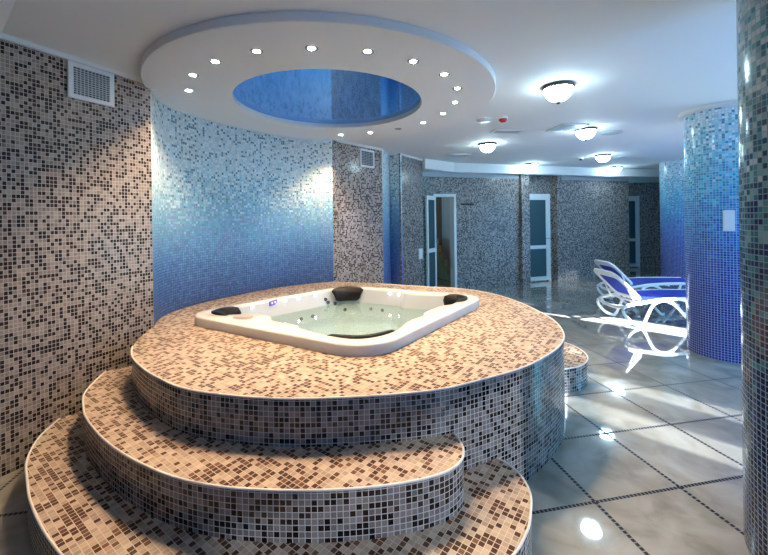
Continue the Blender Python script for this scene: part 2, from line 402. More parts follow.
# glazed outer wall to the right: piers and unseen openings placed to shape daylight
def rw(y, off=0): return (3.0 + .70 * y + .5735 * 0 + .819 * off, y - .5735 * off)
edges = [-3.0, -1.4, .0, .66, 1.02, 1.22, 1.52, 2.92, 3.5, 4.75, 6.2, 11.4]  # spaced for the sun streaks; a narrow opening is added for the side step
for i in range(0, len(edges) - 1, 2):
    struct(strip_wall('wall_right_pier' if i else 'wall_right', [rw(edges[i]), rw(edges[i + 1])], 0, CEIL, M['white'], thick=.2, flip=-1))
for i in range(1, len(edges) - 1, 2):
    struct(strip_wall('wall_right_head', [rw(edges[i]), rw(edges[i + 1])], 2.1, CEIL, M['white'], thick=.2, flip=-1))
    y0, y1 = edges[i], edges[i + 1]; mb = MB()
    for yy in (y0 + .03, y1 - .03): mb.box(-.03, .03, -.03, .03, 0, 2.1, Matrix.Translation((*rw(yy, .1), 0)))
    wn = struct(mb.build('window_%d' % (i // 2 + 1), M['frame']))
    if i < 6 or i == 9:  # these openings get an added pane that weakens the sun
        mb = MB(); pa, pb = rw(y0, .1), rw(y1, .1); mb.face([(*pa, 0), (*pb, 0), (*pb, 2.1), (*pa, 2.1)]); mb.build('pane', M['dim_pane'] if i not in (3, 5) else M['soft_pane'], wn)
struct(strip_wall('wall_rear', [(-5, -2.9), (1.2, -2.9)], 0, CEIL, M['brown'], thick=.12, flip=-1))

# ------------------------------------------------------------------ doors
def frame_matrix(x, off=0):
    p = bw(x, off); return Matrix.Translation((p[0], p[1], 0)) @ Matrix.Rotation(math.atan2(.335, 1), 4, 'Z')
def handle(parent, x, y, z, d=1):
    mb = MB(); mb.tube([(x, y, z), (x, y - .045, z), (x - .10 * d, y - .05, z)], .008, 8); return mb.build('handle', M['chrome'], parent)
def leaf(root, w, h, stile=.075, rails=(0, .86), top=.09, th=.04, hinge='L'):
    mb = MB()
    mb.box(0, stile, 0, th, 0, h); mb.box(w - stile, w, 0, th, 0, h)
    mb.box(stile, w - stile, 0, th, 0, .10); mb.box(stile, w - stile, 0, th, rails[1] - .04, rails[1] + .04); mb.box(stile, w - stile, 0, th, h - top, h)
    lf = mb.build('leaf', M['frame'], root, bevel=.004)
    for z0, z1 in ((.10, rails[1] - .04), (rails[1] + .04, h - top)):
        mb = MB(); mb.box(stile, w - stile, th * .4, th * .6, z0, z1); mb.build('pane', M['pane'], lf)
    return lf

d1 = D.objects.new('door_1', None); COL.objects.link(d1); d1.matrix_world = frame_matrix(DX0); struct(d1)
W1 = (DX1 - DX0) / .948
mb = MB()
mb.box(0, .035, -.05, .14, 0, DH); mb.box(W1 - .055, W1, -.05, .14, 0, DH); mb.box(0, W1, -.05, .14, DH - .055, DH)
mb.build('door_frame', M['frame'], d1, bevel=.005)
mb = MB(); w, h, st, th = .42, 1.93, .05, .04
LM = Matrix.Translation((0.0, -.055, .02)) @ Matrix.Rotation(R(-140), 4, 'Z')
mb.box(0, st, 0, th, 0, h, LM); mb.box(w - st, w, 0, th, 0, h, LM); mb.box(st, w - st, 0, th, 0, .1, LM); mb.box(st, w - st, 0, th, .80, .88, LM); mb.box(st, w - st, 0, th, h - .08, h, LM)
lf = mb.build('leaf', M['frame'], d1)
mb = MB(); mb.box(st, w - st, .015, .025, .1, .80, LM); mb.build('pane', M['pane'], lf)
mb = MB(); mb.box(st, w - st, .015, .025, .88, h - .08, LM); mb.build('pane', M['pane'], lf)
mb = MB(); q = lambda *p: LM @ Vector(p)
mb.tube([q(.02, th, 1.0), q(.02, th + .05, 1.0), q(.12, th + .055, 1.0)], .009); mb.build('handle', M['chrome'], lf)
mb = MB(); mb.tube([q(.02, 0, 1.0), q(.02, -.05, 1.0), q(.12, -.055, 1.0)], .009); mb.build('handle', M['chrome'], lf)

d2 = D.objects.new('door_2', None); COL.objects.link(d2); d2.matrix_world = frame_matrix(3.24, -.06); struct(d2)
W2 = .70
mb = MB(); mb.box(0, .03, 0, .06, 0, 2.03); mb.box(W2 - .03, W2, 0, .06, 0, 2.03); mb.box(0, W2, 0, .06, 2.0, 2.03); mb.build('door_frame', M['frame'], d2)
mb = MB(); st = .085; x0, x1 = .03, W2 - .03
mb.box(x0, x0 + st, .005, .05, .03, 2.0); mb.box(x1 - st, x1, .005, .05, .03, 2.0); mb.box(x0 + st, x1 - st, .005, .05, .03, .12); mb.box(x0 + st, x1 - st, .005, .05, .76, .84); mb.box(x0 + st, x1 - st, .005, .05, 1.89, 2.0)
lf = mb.build('leaf', M['frame'], d2, bevel=.004)
for z0, z1 in ((.12, .76), (.84, 1.89)):
    mb = MB(); mb.box(x0 + st, x1 - st, .02, .03, z0, z1); mb.build('pane', M['pane'], lf)
handle(lf, x1 - .04, .005, 1.0)

d3 = D.objects.new('door_3', None); COL.objects.link(d3); d3.location = (6.72, 10.80, 0); struct(d3)
W3 = .64
mb = MB(); mb.box(0, .03, 0, .06, 0, 2.06); mb.box(W3 - .03, W3, 0, .06, 0, 2.06); mb.box(0, W3, 0, .06, 2.03, 2.06); mb.build('door_frame', M['frame'], d3)
mb = MB(); x0, x1, st = .03, W3 - .03, .085
mb.box(x0, x0 + st, .005, .05, .03, 2.03); mb.box(x1 - st, x1, .005, .05, .03, 2.03); mb.box(x0 + st, x1 - st, .005, .05, .03, .12); mb.box(x0 + st, x1 - st, .005, .05, .76, .84); mb.box(x0 + st, x1 - st, .005, .05, 1.92, 2.03)
lf = mb.build('leaf', M['frame'], d3, bevel=.004)
for z0, z1 in ((.12, .76), (.84, 1.92)):
    mb = MB(); mb.box(x0 + st, x1 - st, .02, .03, z0, z1); mb.build('pane', M['pane'], lf)

# stairwell behind the first door
FM = frame_matrix(DX0)
def fpt(x, y): v = FM @ Vector((x, y, 0)); return (v.x, v.y)
struct(strip_wall('wall_stairwell_back', [fpt(-1.3, 1.75), fpt(1.10, 1.75)], 0, CEIL, M['brownwall'], thick=.1))
struct(strip_wall('wall_stairwell_right', [fpt(1.10, 1.75), fpt(1.10, .90), fpt(.53, .16)], 0, CEIL, M['stairwall'], thick=.1))
struct(strip_wall('wall_stairwell_left', [fpt(-1.3, .16), fpt(-1.3, 1.75)], 0, CEIL, M['stairwall'], thick=.1))
st_ = thing('staircase', 'wooden staircase climbing to the left inside the open doorway', 'staircase'); st_.matrix_world = FM
for k in range(6):
    mb = MB(); x1 = .98 - k * .075
    mb.box(x1 - (.095 if k < 5 else .5), x1, .95, 1.74, 0 if k == 0 else k * .17 + .001, (k + 1) * .17); mb.build('step', M['wood'], st_)

# ------------------------------------------------------------------ columns
def column(name, label, c, r, mat, collar=None, n=64, group=None):
    t = thing(name, label, 'column', (c[0], c[1], 0), 0, group)
    mb = MB(); rows = []; uvr = []
    for k in range(2):
        z = k * CEIL
        rows.append([(r * cos(2 * pi * j / n), r * sin(2 * pi * j / n), z) for j in range(n)])
        uvr.append([(2 * pi * j / n * r, z) for j in range(n + 1)])
    mb.grid(rows, uvr, close=True); mb.build('shaft', mat, t)
    if collar:
        mb = MB(); mb.lathe([(r + .002, CEIL - .05), (r + collar, CEIL - .045), (r + collar, CEIL)], n=n); mb.build('collar', M['white'], t)
    return t
column('mosaic_column', 'big round column of dark navy and teal mosaic at the right edge, nearest the camera', (1.975, 1.475), .42, M['navy'])
column('mosaic_column', 'round blue column with a white collar, standing in front of the sun loungers', (3.70, 4.065), .345, M['column'], .045)
column('mosaic_column', 'deep blue column at the end of the hall, beyond the loungers', (6.52, 8.02), .5, M['column'])

# ------------------------------------------------------------------ tub platform and steps
T = Vector((-.349, 3.378)); E1 = Vector((cos(ANG - pi / 2), sin(ANG - pi / 2))); E2 = Vector((cos(ANG), sin(ANG)))
QL, QF, QR, QB = Vector((-1.73, 3.15)), Vector((-.08, 2.21)), Vector((1.02, 3.72)), Vector((-.46, 4.42))
def loc(a, b):
    s, t = (a / .96 + 1) / 2, (b / .96 + 1) / 2
    return QL * (1 - s) * (1 - t) + QF * s * (1 - t) + QR * s * t + QB * (1 - s) * t
ZP, Z2, Z1 = .65, .42, .21
def polar(loop, n, c=T):
    """resample a star-shaped closed loop at n equal angles about c"""
    L = [Vector((p[0], p[1])) - c for p in loop]; out = []
    for k in range(n):
        th = 2 * pi * k / n; d = Vector((cos(th), sin(th))); best = None
        for i in range(len(L)):
            p, q = L[i], L[(i + 1) % len(L)]; e = q - p; den = d.x * e.y - d.y * e.x
            if abs(den) < 1e-12: continue
            t = (p.x * e.y - p.y * e.x) / den; s = (p.x * d.y - p.y * d.x) / den
            if t > 0 and -1e-6 <= s <= 1 + 1e-6 and (best is None or t > best): best = t
        out.append(c + d * best)
    return out
def rrect(ha, hb, r, n=10):
    out = []
    for cx, cy, a0 in ((ha - r, hb - r, 0), (-ha + r, hb - r, 90), (-ha + r, -hb + r, 180), (ha - r, -hb + r, 270)):
        for k in range(n + 1):
            a = R(a0 + 90 * k / n); out.append((cx + r * cos(a), cy + r * sin(a)))
    return out
PLAT = [(-1.735, 2.567), (-1.64, 2.42), (-1.50, 2.265), (-1.287, 2.08), (-1.0, 1.90), (-.6, 1.80), (-.233, 1.79), (.2, 1.845), (.475, 1.955), (.779, 2.123), (1.02, 2.33),
        (1.19, 2.53), (1.30, 2.74), (1.37, 3.0), (1.385, 3.25), (1.35, 3.66), (1.25, 4.06), (1.07, 4.36), (.84, 4.54), (.52, 4.66), (.1, 4.85), (-.3, 5.05)]
front = spline([(x, y, 0) for x, y in PLAT], 6)
NB = [Vector((p[0], p[1], 0)) for p in reversed(NICHE)]
NB = [p for p in NB if p.x < -.45]
platloop = [(p.x, p.y) for p in front] + [(p.x + .004, p.y - .004) for p in NB] + [(-1.875, 2.98), (-1.81, 2.75)]
NA = 160
outer = polar(platloop, NA)
hole = polar([loc(*p) for p in rrect(.945, .945, .27)], NA)
def closed_uv(loop):
    u = [0]
    for i in range(len(loop)): u.append(u[-1] + (loop[(i + 1) % len(loop)] - loop[i]).length)
    return u
def lift(loop, z): return [(p.x, p.y, z) for p in loop]
pl = thing('tub_platform', 'large round raised platform of beige and brown mosaic carrying the hot tub', 'platform', (0, 0, 0))
mb = MB(); rows = [lift(outer, ZP), lift(hole, ZP)]
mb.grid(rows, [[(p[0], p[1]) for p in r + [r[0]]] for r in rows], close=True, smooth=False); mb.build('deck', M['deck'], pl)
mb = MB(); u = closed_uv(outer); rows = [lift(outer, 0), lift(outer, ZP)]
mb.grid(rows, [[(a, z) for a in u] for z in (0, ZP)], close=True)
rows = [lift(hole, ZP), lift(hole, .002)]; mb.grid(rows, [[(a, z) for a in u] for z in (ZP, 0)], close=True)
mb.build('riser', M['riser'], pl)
mb = MB(); mb.tube([(p.x, p.y, ZP) for p in front[:-3]], .0055, 6); mb.build('edge_trim', M['edge'], pl)

def step(label, path, z, back):
    """path: visible curved edge from one end to the other; back: points hidden against the platform"""
    ed = spline([(x, y, 0) for x, y in path], 6); 
    n = len(ed); bl = [(Vector((p[0], p[1], 0))) for p in back]
    # inner path resampled to the same count
    seg = [0]
    for i in range(1, len(bl)): seg.append(seg[-1] + (bl[i] - bl[i - 1]).length)
    inn = []
    for i in range(n):
        s = seg[-1] * i / (n - 1); k = max(j for j in range(len(seg)) if seg[j] <= s + 1e-9); k = min(k, len(bl) - 2)
        inn.append(bl[k].lerp(bl[k + 1], (s - seg[k]) / (seg[k + 1] - seg[k])))
    mb = MB(); rows = [lift(ed, z), lift(inn, z)]
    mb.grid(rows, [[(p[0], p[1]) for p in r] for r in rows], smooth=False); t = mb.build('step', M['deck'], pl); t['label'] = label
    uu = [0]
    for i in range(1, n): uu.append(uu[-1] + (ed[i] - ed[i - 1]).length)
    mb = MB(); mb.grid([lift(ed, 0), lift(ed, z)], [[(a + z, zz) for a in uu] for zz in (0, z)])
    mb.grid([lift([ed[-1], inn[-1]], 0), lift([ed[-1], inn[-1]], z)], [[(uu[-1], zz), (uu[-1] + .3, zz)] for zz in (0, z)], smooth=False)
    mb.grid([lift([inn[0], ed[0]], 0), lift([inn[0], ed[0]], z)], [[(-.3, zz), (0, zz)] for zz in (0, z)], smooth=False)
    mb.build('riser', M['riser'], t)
    mb = MB(); mb.tube([(p.x, p.y, z) for p in ed], .0055, 6); mb.build('edge_trim', M['edge'], t)
    return t
inner_arc = [(-1.85, 2.90), (-1.70, 2.60), (-1.48, 2.28), (-1.25, 2.09), (-.95, 1.92), (-.6, 1.84), (-.2, 1.83), (.1, 1.86), (.33, 1.93)]
step('upper of the two curved mosaic steps in front of the tub platform',
     [(-2.04, 2.73), (-1.99, 2.56), (-1.912, 2.371), (-1.80, 2.225), (-1.693, 2.105), (-1.523, 1.957), (-1.331, 1.815), (-1.111, 1.684), (-.875, 1.578), (-.641, 1.52), (-.352, 1.498),
      (-.112, 1.507), (.092, 1.54), (.244, 1.594), (.325, 1.666), (.355, 1.745), (.350, 1.83), (.325, 1.90)], Z2, inner_arc)
inner2 = [(-1.95, 2.80), (-1.70, 2.60), (-1.48, 2.28), (-1.25, 2.09), (-.95, 1.92), (-.6, 1.84), (-.2, 1.83), (.1, 1.86), (.40, 1.97), (.58, 2.06)]
step('lowest and widest curved mosaic step, on the floor in front of the tub platform',
     [(-2.165, 2.48), (-2.10, 2.26), (-1.970, 2.05), (-1.817, 1.89), (-1.673, 1.753), (-1.525, 1.634), (-1.38, 1.529), (-1.2, 1.42), (-.95, 1.32), (-.64, 1.25), (-.3, 1.23),
      (.03, 1.26), (.28, 1.33), (.46, 1.42), (.57, 1.54), (.628, 1.65), (.662, 1.74), (.669, 1.826), (.652, 1.914), (.600, 2.00), (.56, 2.03)], Z1, inner2)
a_ = [(1.45 + .435 * cos(R(a)), 3.62 + .45 * sin(R(a))) for a in range(-112, 113, 14)]
step('small rounded mosaic step on the right of the tub platform', a_, Z1, [(1.28, 3.2), (1.36, 3.4), (1.345, 3.7), (1.25, 4.03)])

# ------------------------------------------------------------------ hot tub
tub = thing('hot_tub', 'square white hot tub with rounded corners set into the mosaic platform', 'hot tub', (T.x, T.y, 0), 0)
INN = [(-.84, -.62), (-.80, -.77), (-.62, -.82), (-.46, -.66), (-.28, -.63), (-.13, -.72), (.15, -.74), (.22, -.79), (.50, -.84), (.72, -.82), (.82, -.70), (.84, -.5), (.78, -.28), (.79, -.05),
       (.74, .05), (.74, .32), (.80, .40), (.80, .50), (.85, .60), (.82, .76), (.70, .84), (.5, .84), (.32, .80), (.05, .79), (0, .84), (-.35, .86), (-.62, .86), (-.80, .80), (-.86, .62), (-.87, .2), (-.87, -.2)]
def world_loop(pts): return polar([loc(a, b) for a, b in pts], NA)
inn_s = [(p.x, p.y) for p in spline([(a, b, 0) for a, b in INN], 5, close=True)]
inner_rim = world_loop(inn_s)
def toward(loop, d):   # move a loop inwards by d metres
    return [p - (p - T).normalized() * d for p in loop]
def rel(loop, z): return [(p.x - T.x, p.y - T.y, z) for p in loop]
def rr(h, r): return polar([loc(*p) for p in rrect(h, h, r)], NA)
foot = polar([loc(*p) for p in rrect(.42, .42, .30)], NA); foot2 = polar([loc(*p) for p in rrect(.34, .34, .26)], NA)
seat = polar([loc(*p) for p in rrect(.66, .66, .28)], NA)
ZR = .73; ZW = .575
rows = [rel(rr(.958, .28), ZP + .002), rel(rr(.960, .285), ZR - .014), rel(rr(.956, .285), ZR - .004), rel(rr(.944, .28), ZR),
        rel(toward(inner_rim, -.02), ZR), rel(toward(inner_rim, -.004), ZR - .006), rel(inner_rim, ZR - .025)]
mb = MB(); mb.grid(rows, close=True); mb.build('rim', M['acrylic'], tub)
M['basin'] = plain('led_tinted_basin', (.47, .51, .56), .15, noise=.04, nscale=6)  # tub acrylic given a cooler tint to imitate LED light inside
rows = [rel(inner_rim, ZR - .025), rel(toward(inner_rim, .05), ZW), rel(toward(inner_rim, .09), .40), rel(seat, .35), rel(toward(foot, -.03), .34), rel(foot, .31), rel(foot2, .09)]
mb = MB(); k = mb.grid(rows, close=True); mb.face(rows[-1]); mb.build('basin', M['basin'], tub)
WL = toward(inner_rim, .048)
mb = MB(); c0 = (0, 0, ZW)
for i in range(NA):
    a, b = WL[i], WL[(i + 1) % NA]; mb.face([c0, (a.x - T.x, a.y - T.y, ZW), (b.x - T.x, b.y - T.y, ZW)], smooth=True)
wt = mb.build('water', M['water'], tub); wt['label'] = 'clear green tinted water in the hot tub'
def lrel(a, b, z): p = loc(a, b) - T; return Vector((p.x, p.y, z))
def pillow(a, b, ang, w=.40):
    """curved black head cushion in a corner of the tub; ang: direction (in tub axes) it leans against"""
    mb = MB(); rows = []; d = Vector((cos(R(ang)), sin(R(ang)))); s = Vector((-d.y, d.x)); n = 14
    for i in range(n + 1):
        t = i / n * 2 - 1; e = math.sqrt(max(0, 1 - abs(t) ** 5)) * .92 + .08; bow = -.13 * t * t
        ring = []
        for dd, z in ((.035, .0), (.04, .02), (.01, .028), (-.05, .012), (-.085, -.05), (-.075, -.115), (-.03, -.13), (.0, -.10)):
            q = Vector((a, b)) + s * (t * w / 2 * (1 - .12 * (z < -.05))) + d * (dd * e + bow)
            ring.append(lrel(q.x, q.y, ZR - .012 + z * e))
        rows.append(ring)
    mb.grid(rows, close=True); mb.face(rows[0]); mb.face(rows[-1])
    return mb.build('headrest_pillow', M['pillow'], tub)
pillow(-.775, -.755, 225, .42); pillow(-.765, .785, 135, .34); pillow(.765, .765, 45, .42); pillow(.755, -.765, 315, .46)
mb = MB(); mb.lathe([(.10, .001), (.094, .004), (.088, .0018), (.0001, .0012)], (0, 0, 0), 24)
cup = mb.build('cup_holder', plain('cream_acrylic', (.40, .34, .29), .2), tub); cup.location = lrel(-.40, -.785, ZR + .0005); cup.scale = (1, .7, 1); cup.rotation_euler = (0, 0, ANG - pi / 2)
def on_wall(th, z, out=.004):
    """point on the basin wall at plan angle th (degrees about the tub centre)"""
    k = th / 360 * NA; i = int(k) % NA; f = k - int(k); p = inner_rim[i].lerp(inner_rim[(i + 1) % NA], f)
    q = p - (p - T).normalized() * ((ZR - .025 - z) / (ZR - .025 - ZW) * .05 + out)
    return Vector((q.x - T.x, q.y - T.y, z)), (T - p).normalized()
LED_TH = [172, 150, 138, 122, 93, 86, 60, 52]
for th in LED_TH:
    p, d = on_wall(th, .69); mb = MB(); mb.lathe([(.0001, .005), (.009, .004), (.012, -.002), (.0001, -.003)], n=10)
    o = mb.build('led_light', M['led'], tub); o.location = p; o.rotation_euler = Vector((d.x, d.y, .0)).to_track_quat('Z', 'Y').to_euler()
def jet(th, z, r=.017):
    p, d = on_wall(th, z, .006); mb = MB(); mb.lathe([(.0001, -.004), (r * .45, -.004), (r * .5, .006), (r, .007), (r * 1.1, 0), (r * 1.05, -.006)], n=14)
    o = mb.build('jet_nozzle', M['jet'], tub); o.location = p; o.rotation_euler = Vector((d.x, d.y, .25)).to_track_quat('Z', 'Y').to_euler()
for th, z in ((113, .635), (111, .60), (103, .64), (105, .575), (75, .52), (160, .50), (140, .50), (128, .50), (97, .50), (64, .52)): jet(th, z)
p, d = on_wall(158, .70, .006); mb = MB(); mb.tube([(-.075, 0, 0), (.075, 0, 0)], .024, 10, flat=.3)
pn = mb.build('control_panel', plain('violet_panel', (.22, .2, .5), .2), tub); pn.location = p; pn.rotation_euler = (0, 0, math.atan2(d.y, d.x) - pi / 2)
for dx in (-.045, 0, .045):
    mb = MB(); mb.lathe([(.0001, .003), (.008, .002), (.009, -.002)], n=8); o = mb.build('panel_light', M['ledv'], pn); o.location = (dx, .008, 0); o.rotation_euler = (-pi / 2, 0, 0)

# ------------------------------------------------------------------ ceiling ring
RC = Vector((-.497, 3.57)); RO, RI, ZRG, KY = 1.51, .868, 2.585, 1.01
ring = thing('ceiling_ring', 'round white dropped ceiling ring with a blue mirror centre above the hot tub', 'ceiling ring', (RC.x, RC.y, ZRG))
mb = MB(); n = 128
mb.lathe([(RO, CEIL - ZRG), (RO, .004), (RO - .004, 0), (RI, 0), (RI - .004, .004), (RI - .004, CEIL - ZRG)], n=n, smooth=False)
mb.v = [(x, y * KY, z) for x, y, z in mb.v]; mb.build('ring_body', M['ring'], ring)
mb = MB(); mb.lathe([(RI - .004, .05), (.0001, .05)], n=n, smooth=False); mb.v = [(x, y * KY, z) for x, y, z in mb.v]; mb.build('mirror_panel', M['stretch'], ring)

# lamps in the ring
SPOTS = [(-1.60, 3.10), (-1.40, 2.775), (-1.13, 2.547), (-.80, 2.40), (-.443, 2.37), (-.09, 2.425), (.217, 2.589), (.47, 2.829), (.629, 3.14), (.68, 3.514), (.627, 3.887), (.459, 4.25), (-.158, 4.70), (-.539, 4.80), (.182, 4.52)]
SPNAME = ['leftmost of all', 'second from the left', 'third from the left', 'fourth from the left', 'nearest the camera', 'just right of the nearest', 'sixth round the near arc',
          'upper right of the arc', 'second to rightmost, on the near side', 'rightmost, where the arc turns back', 'right rear of the arc', 'between right rear and the unlit one',
          'rear, above the mosaic pier', 'rear, at the corner of the blue niche', 'unlit']
for i, (x, y) in enumerate(SPOTS):
    lab = 'recessed ceiling spotlight that is switched off, rear of the white ring' if i == 14 else 'lit spotlight in the white ceiling ring, ' + SPNAME[i]
    t = thing('ceiling_spotlight', lab, 'spotlight', (x, y, ZRG), 0, 'spotlights in the ceiling ring')
    mb = MB(); mb.lathe([(.024, -.001), (.040, -.003), (.042, -.0002)], n=20); mb.build('trim_ring', M['chrome'], t)
    mb = MB(); mb.lathe([(.024, -.0015), (.015, -.006), (.0001, -.008)], n=16); mb.build('bulb', M['dead'] if i == 14 else M['bulb'], t)
    if i != 14:
        l = D.lights.new('spot', 'SPOT'); l.energy = 42; l.color = (1.0, .72, .44); l.spot_size = R(112); l.spot_blend = .8; l.shadow_soft_size = .03
        o = D.objects.new('spot', l); COL.objects.link(o); o.location = (x, y, ZRG - .02)

# ------------------------------------------------------------------ dome lamps and other ceiling fittings
DOMES = [(1.535, 3.27, 'large lit dome lamp on the ceiling, the one nearest the camera'), (2.65, 4.90, 'lit dome lamp beside a square grille, second nearest on the right'),
         (1.61, 5.78, 'lit dome lamp between the ceiling ring and the doorway'), (4.108, 7.007, 'lit dome lamp in the right rear of the hall, before the soffit'),
         (3.17, 8.02, 'lit dome lamp in front of the soffit above the narrow glass door'), (5.40, 8.72, 'farthest lit dome lamp at the right end of the soffit')]
first = None
for x, y, lab in DOMES:
    if first is None:
        first = thing('dome_lamp', lab, 'ceiling lamp', (x, y, CEIL), 0, 'dome lamps on the ceiling')
        mb = MB(); mb.lathe([(0.1221, 0), (0.1307, -0.006), (0.1324, -0.024), (0.1256, -0.032), (0.1204, -0.03)], n=32); mb.build('rim', M['bronze'], first)
        mb = MB(); mb.lathe([(0.1204, -0.03), (0.1135, -0.062), (0.0903, -0.1), (0.0559, -0.126), (0.0172, -0.137), (0.0001, -0.138)], n=32); mb.build('bowl', M['bowl'], first)
        mb = MB(); mb.lathe([(.0001, -.136), (.016, -.138), (.020, -.146), (.014, -.156), (.0001, -.162)], n=16); mb.build('finial', M['bronze'], first)
    else: dup(first, (x, y, CEIL), 0, lab)
def grille(lab, x, y, w, d, rz, slats=5):
    t = thing('ceiling_grille', lab, 'vent', (x, y, CEIL), rz, 'ceiling air grilles')
    mb = MB()
    for a in ((-w / 2, w / 2, -d / 2, -d / 2 + .025), (-w / 2, w / 2, d / 2 - .025, d / 2), (-w / 2, -w / 2 + .025, -d / 2, d / 2), (w / 2 - .025, w / 2, -d / 2, d / 2)): mb.box(*a, -.014, -.0005)
    mb.build('grille_frame', M['switch'], t)
    mb = MB()
    for k in range(slats):
        yy = -d / 2 + .03 + (d - .06) * (k + .5) / slats; mb.box(-w / 2 + .025, w / 2 - .025, yy - (d - .06) / slats * .33, yy + (d - .06) / slats * .33, -.010, -.003)
    mb.build('slats', M['grille'], t)
grille('white slotted air grille on the ceiling behind the red alarm beacon', 1.64, 4.955, .40, .16, R(6), 4)
grille('white air grille on the ceiling, farthest left, near the blue recess', 1.34, 6.75, .42, .2, R(12), 4)
grille('square air grille on the ceiling right beside a dome lamp', 2.36, 4.80, .36, .36, R(8), 8)
def disc(name, lab, cat, x, y, r, h, mat):
    mb = MB(); mb.lathe([(r, 0), (r, -h * .4), (r * .8, -h), (.0001, -h)], n=24); o = mb.build(name, mat); o.location = (x, y, CEIL - .0005); return tag(o, lab, cat)
disc('ceiling_speaker', 'round flat white ceiling speaker left of the red alarm beacon', 'speaker', 1.19, 4.36, .10, .02, M['switch'])
t = thing('alarm_beacon', 'red dome alarm beacon on the white ceiling', 'alarm', (1.37, 4.27, CEIL))
mb = MB(); mb.lathe([(.055, 0), (.055, -.018), (.048, -.022)], n=20); mb.build('base', M['switch'], t)
mb = MB(); mb.lathe([(.046, -.022), (.044, -.04), (.03, -.055), (.0001, -.06)], n=20); mb.build('lens', M['red'], t)
disc('ceiling_vent', 'round grey ceiling vent to the right of the square grille', 'vent', 3.136, 5.13, .13, .015, M['grille'])
disc('ceiling_vent', 'small round grey vent on the ceiling beside the right rear dome lamp', 'vent', 4.62, 7.3, .11, .015, M['grille'])
t = thing('smoke_detector', 'small smoke detector on the ceiling in the middle of the hall', 'detector', (3.85, 7.30, CEIL))
mb = MB(); mb.lathe([(.05, 0), (.05, -.02), (.04, -.03), (.0001, -.03)], n=16); mb.build('base', M['switch'], t)
mb = MB(); mb.lathe([(.032, -.03), (.028, -.05), (.0001, -.055)], n=16); mb.build('cap', M['black'], t)

# wall vents
def wall_vent(lab, p0, p1, z0, z1, n_h, n_v, fw=.035, out=1):
    """framed grille hung flat on a wall between plan points p0 and p1"""
    a, b = Vector(p0), Vector(p1); d = b - a; w = d.length
    t = thing('wall_vent', lab, 'vent', (a.x, a.y, z0), math.atan2(d.y, d.x)); h = z1 - z0
    mb = MB()
    for q in ((0, w, 0, fw), (0, w, h - fw, h), (0, fw, fw, h - fw), (w - fw, w, fw, h - fw)): mb.box(q[0], q[1], -.018 * out, -.0005 * out, q[2], q[3])
    mb.build('vent_frame', M['switch'], t)
    mb = MB(); mb.box(fw, w - fw, -.004 * out, -.001 * out, fw, h - fw); mb.build('duct', M['void'], t)
    mb = MB()
    for k in range(1, n_h): z = fw + (h - 2 * fw) * k / n_h; mb.box(fw, w - fw, -.013 * out, -.006 * out, z - .003, z + .003)
    for k in range(1, n_v): x = fw + (w - 2 * fw) * k / n_v; mb.box(x - .0025, x + .0025, -.014 * out, -.007 * out, fw, h - fw)
    mb.build('louvres', M['grille'], t)
    return t
wd = (Vector(LW[0]) - Vector(LW[1])).normalized(); base = Vector(LW[0]); nrm = Vector((wd.y, -wd.x))
wall_vent('white framed square vent high on the brown mosaic wall at left', base - wd * .567 + nrm * .002, base - wd * .281 + nrm * .002, 2.358, 2.605, 12, 10, fw=.03)
pd = (Vector(PIER1[2]) - Vector(PIER1[1])).normalized(); pn2 = Vector((pd.y, -pd.x)); pb = Vector(PIER1[1])
wall_vent('small white framed vent at the top of the mosaic pier beside the blue niche', pb + pd * .40 + pn2 * .002, pb + pd * .72 + pn2 * .002, 2.30, 2.575, 9, 7, fw=.03)

# switches and small wall things
def plate(lab, p, d, w, z0, z1):
    t = thing('wall_switch', lab, 'switch', (p.x, p.y, z0), math.atan2(d.y, d.x)); h = z1 - z0
    mb = MB(); mb.box(-w / 2, w / 2, -.012, 0, 0, h); mb.build('plate', M['switch'], t, bevel=.003)
    mb = MB(); mb.box(-w * .36, w * .36, -.017, -.0125, h * .15, h * .85); mb.build('rocker', M['plastic'], t)
d = (Vector(PIER2[1]) - Vector(PIER2[0])).normalized(); nn = Vector((d.y, -d.x))
plate('white switch plate low on the mosaic pier left of the open door', Vector(PIER2[0]) + d * .73 + nn * .001, d, .16, .73, .93)
ang = R(-128); cc = Vector((3.70, 4.065)); q = cc + Vector((cos(ang), sin(ang))) * .347
plate('white switch plate on the round blue column in front of the loungers', q, Vector((-sin(ang), cos(ang))), .09, 1.33, 1.54)
hk = thing('hook_rail', 'black hook rail on the mosaic wall right of the open doorway', 'hook rail'); hk.matrix_world = frame_matrix(1.62, .004) @ Matrix.Translation((0, 0, 1.77))
mb = MB(); mb.box(0, .32, -.015, 0, 0, .035); mb.build('rail', M['black'], hk)
for k in range(4):
    mb = MB(); x = .04 + k * .08; mb.tube([(x, -.015, .015), (x, -.05, .01), (x, -.06, .04)], .006, 6); mb.build('hook', M['black'], hk)

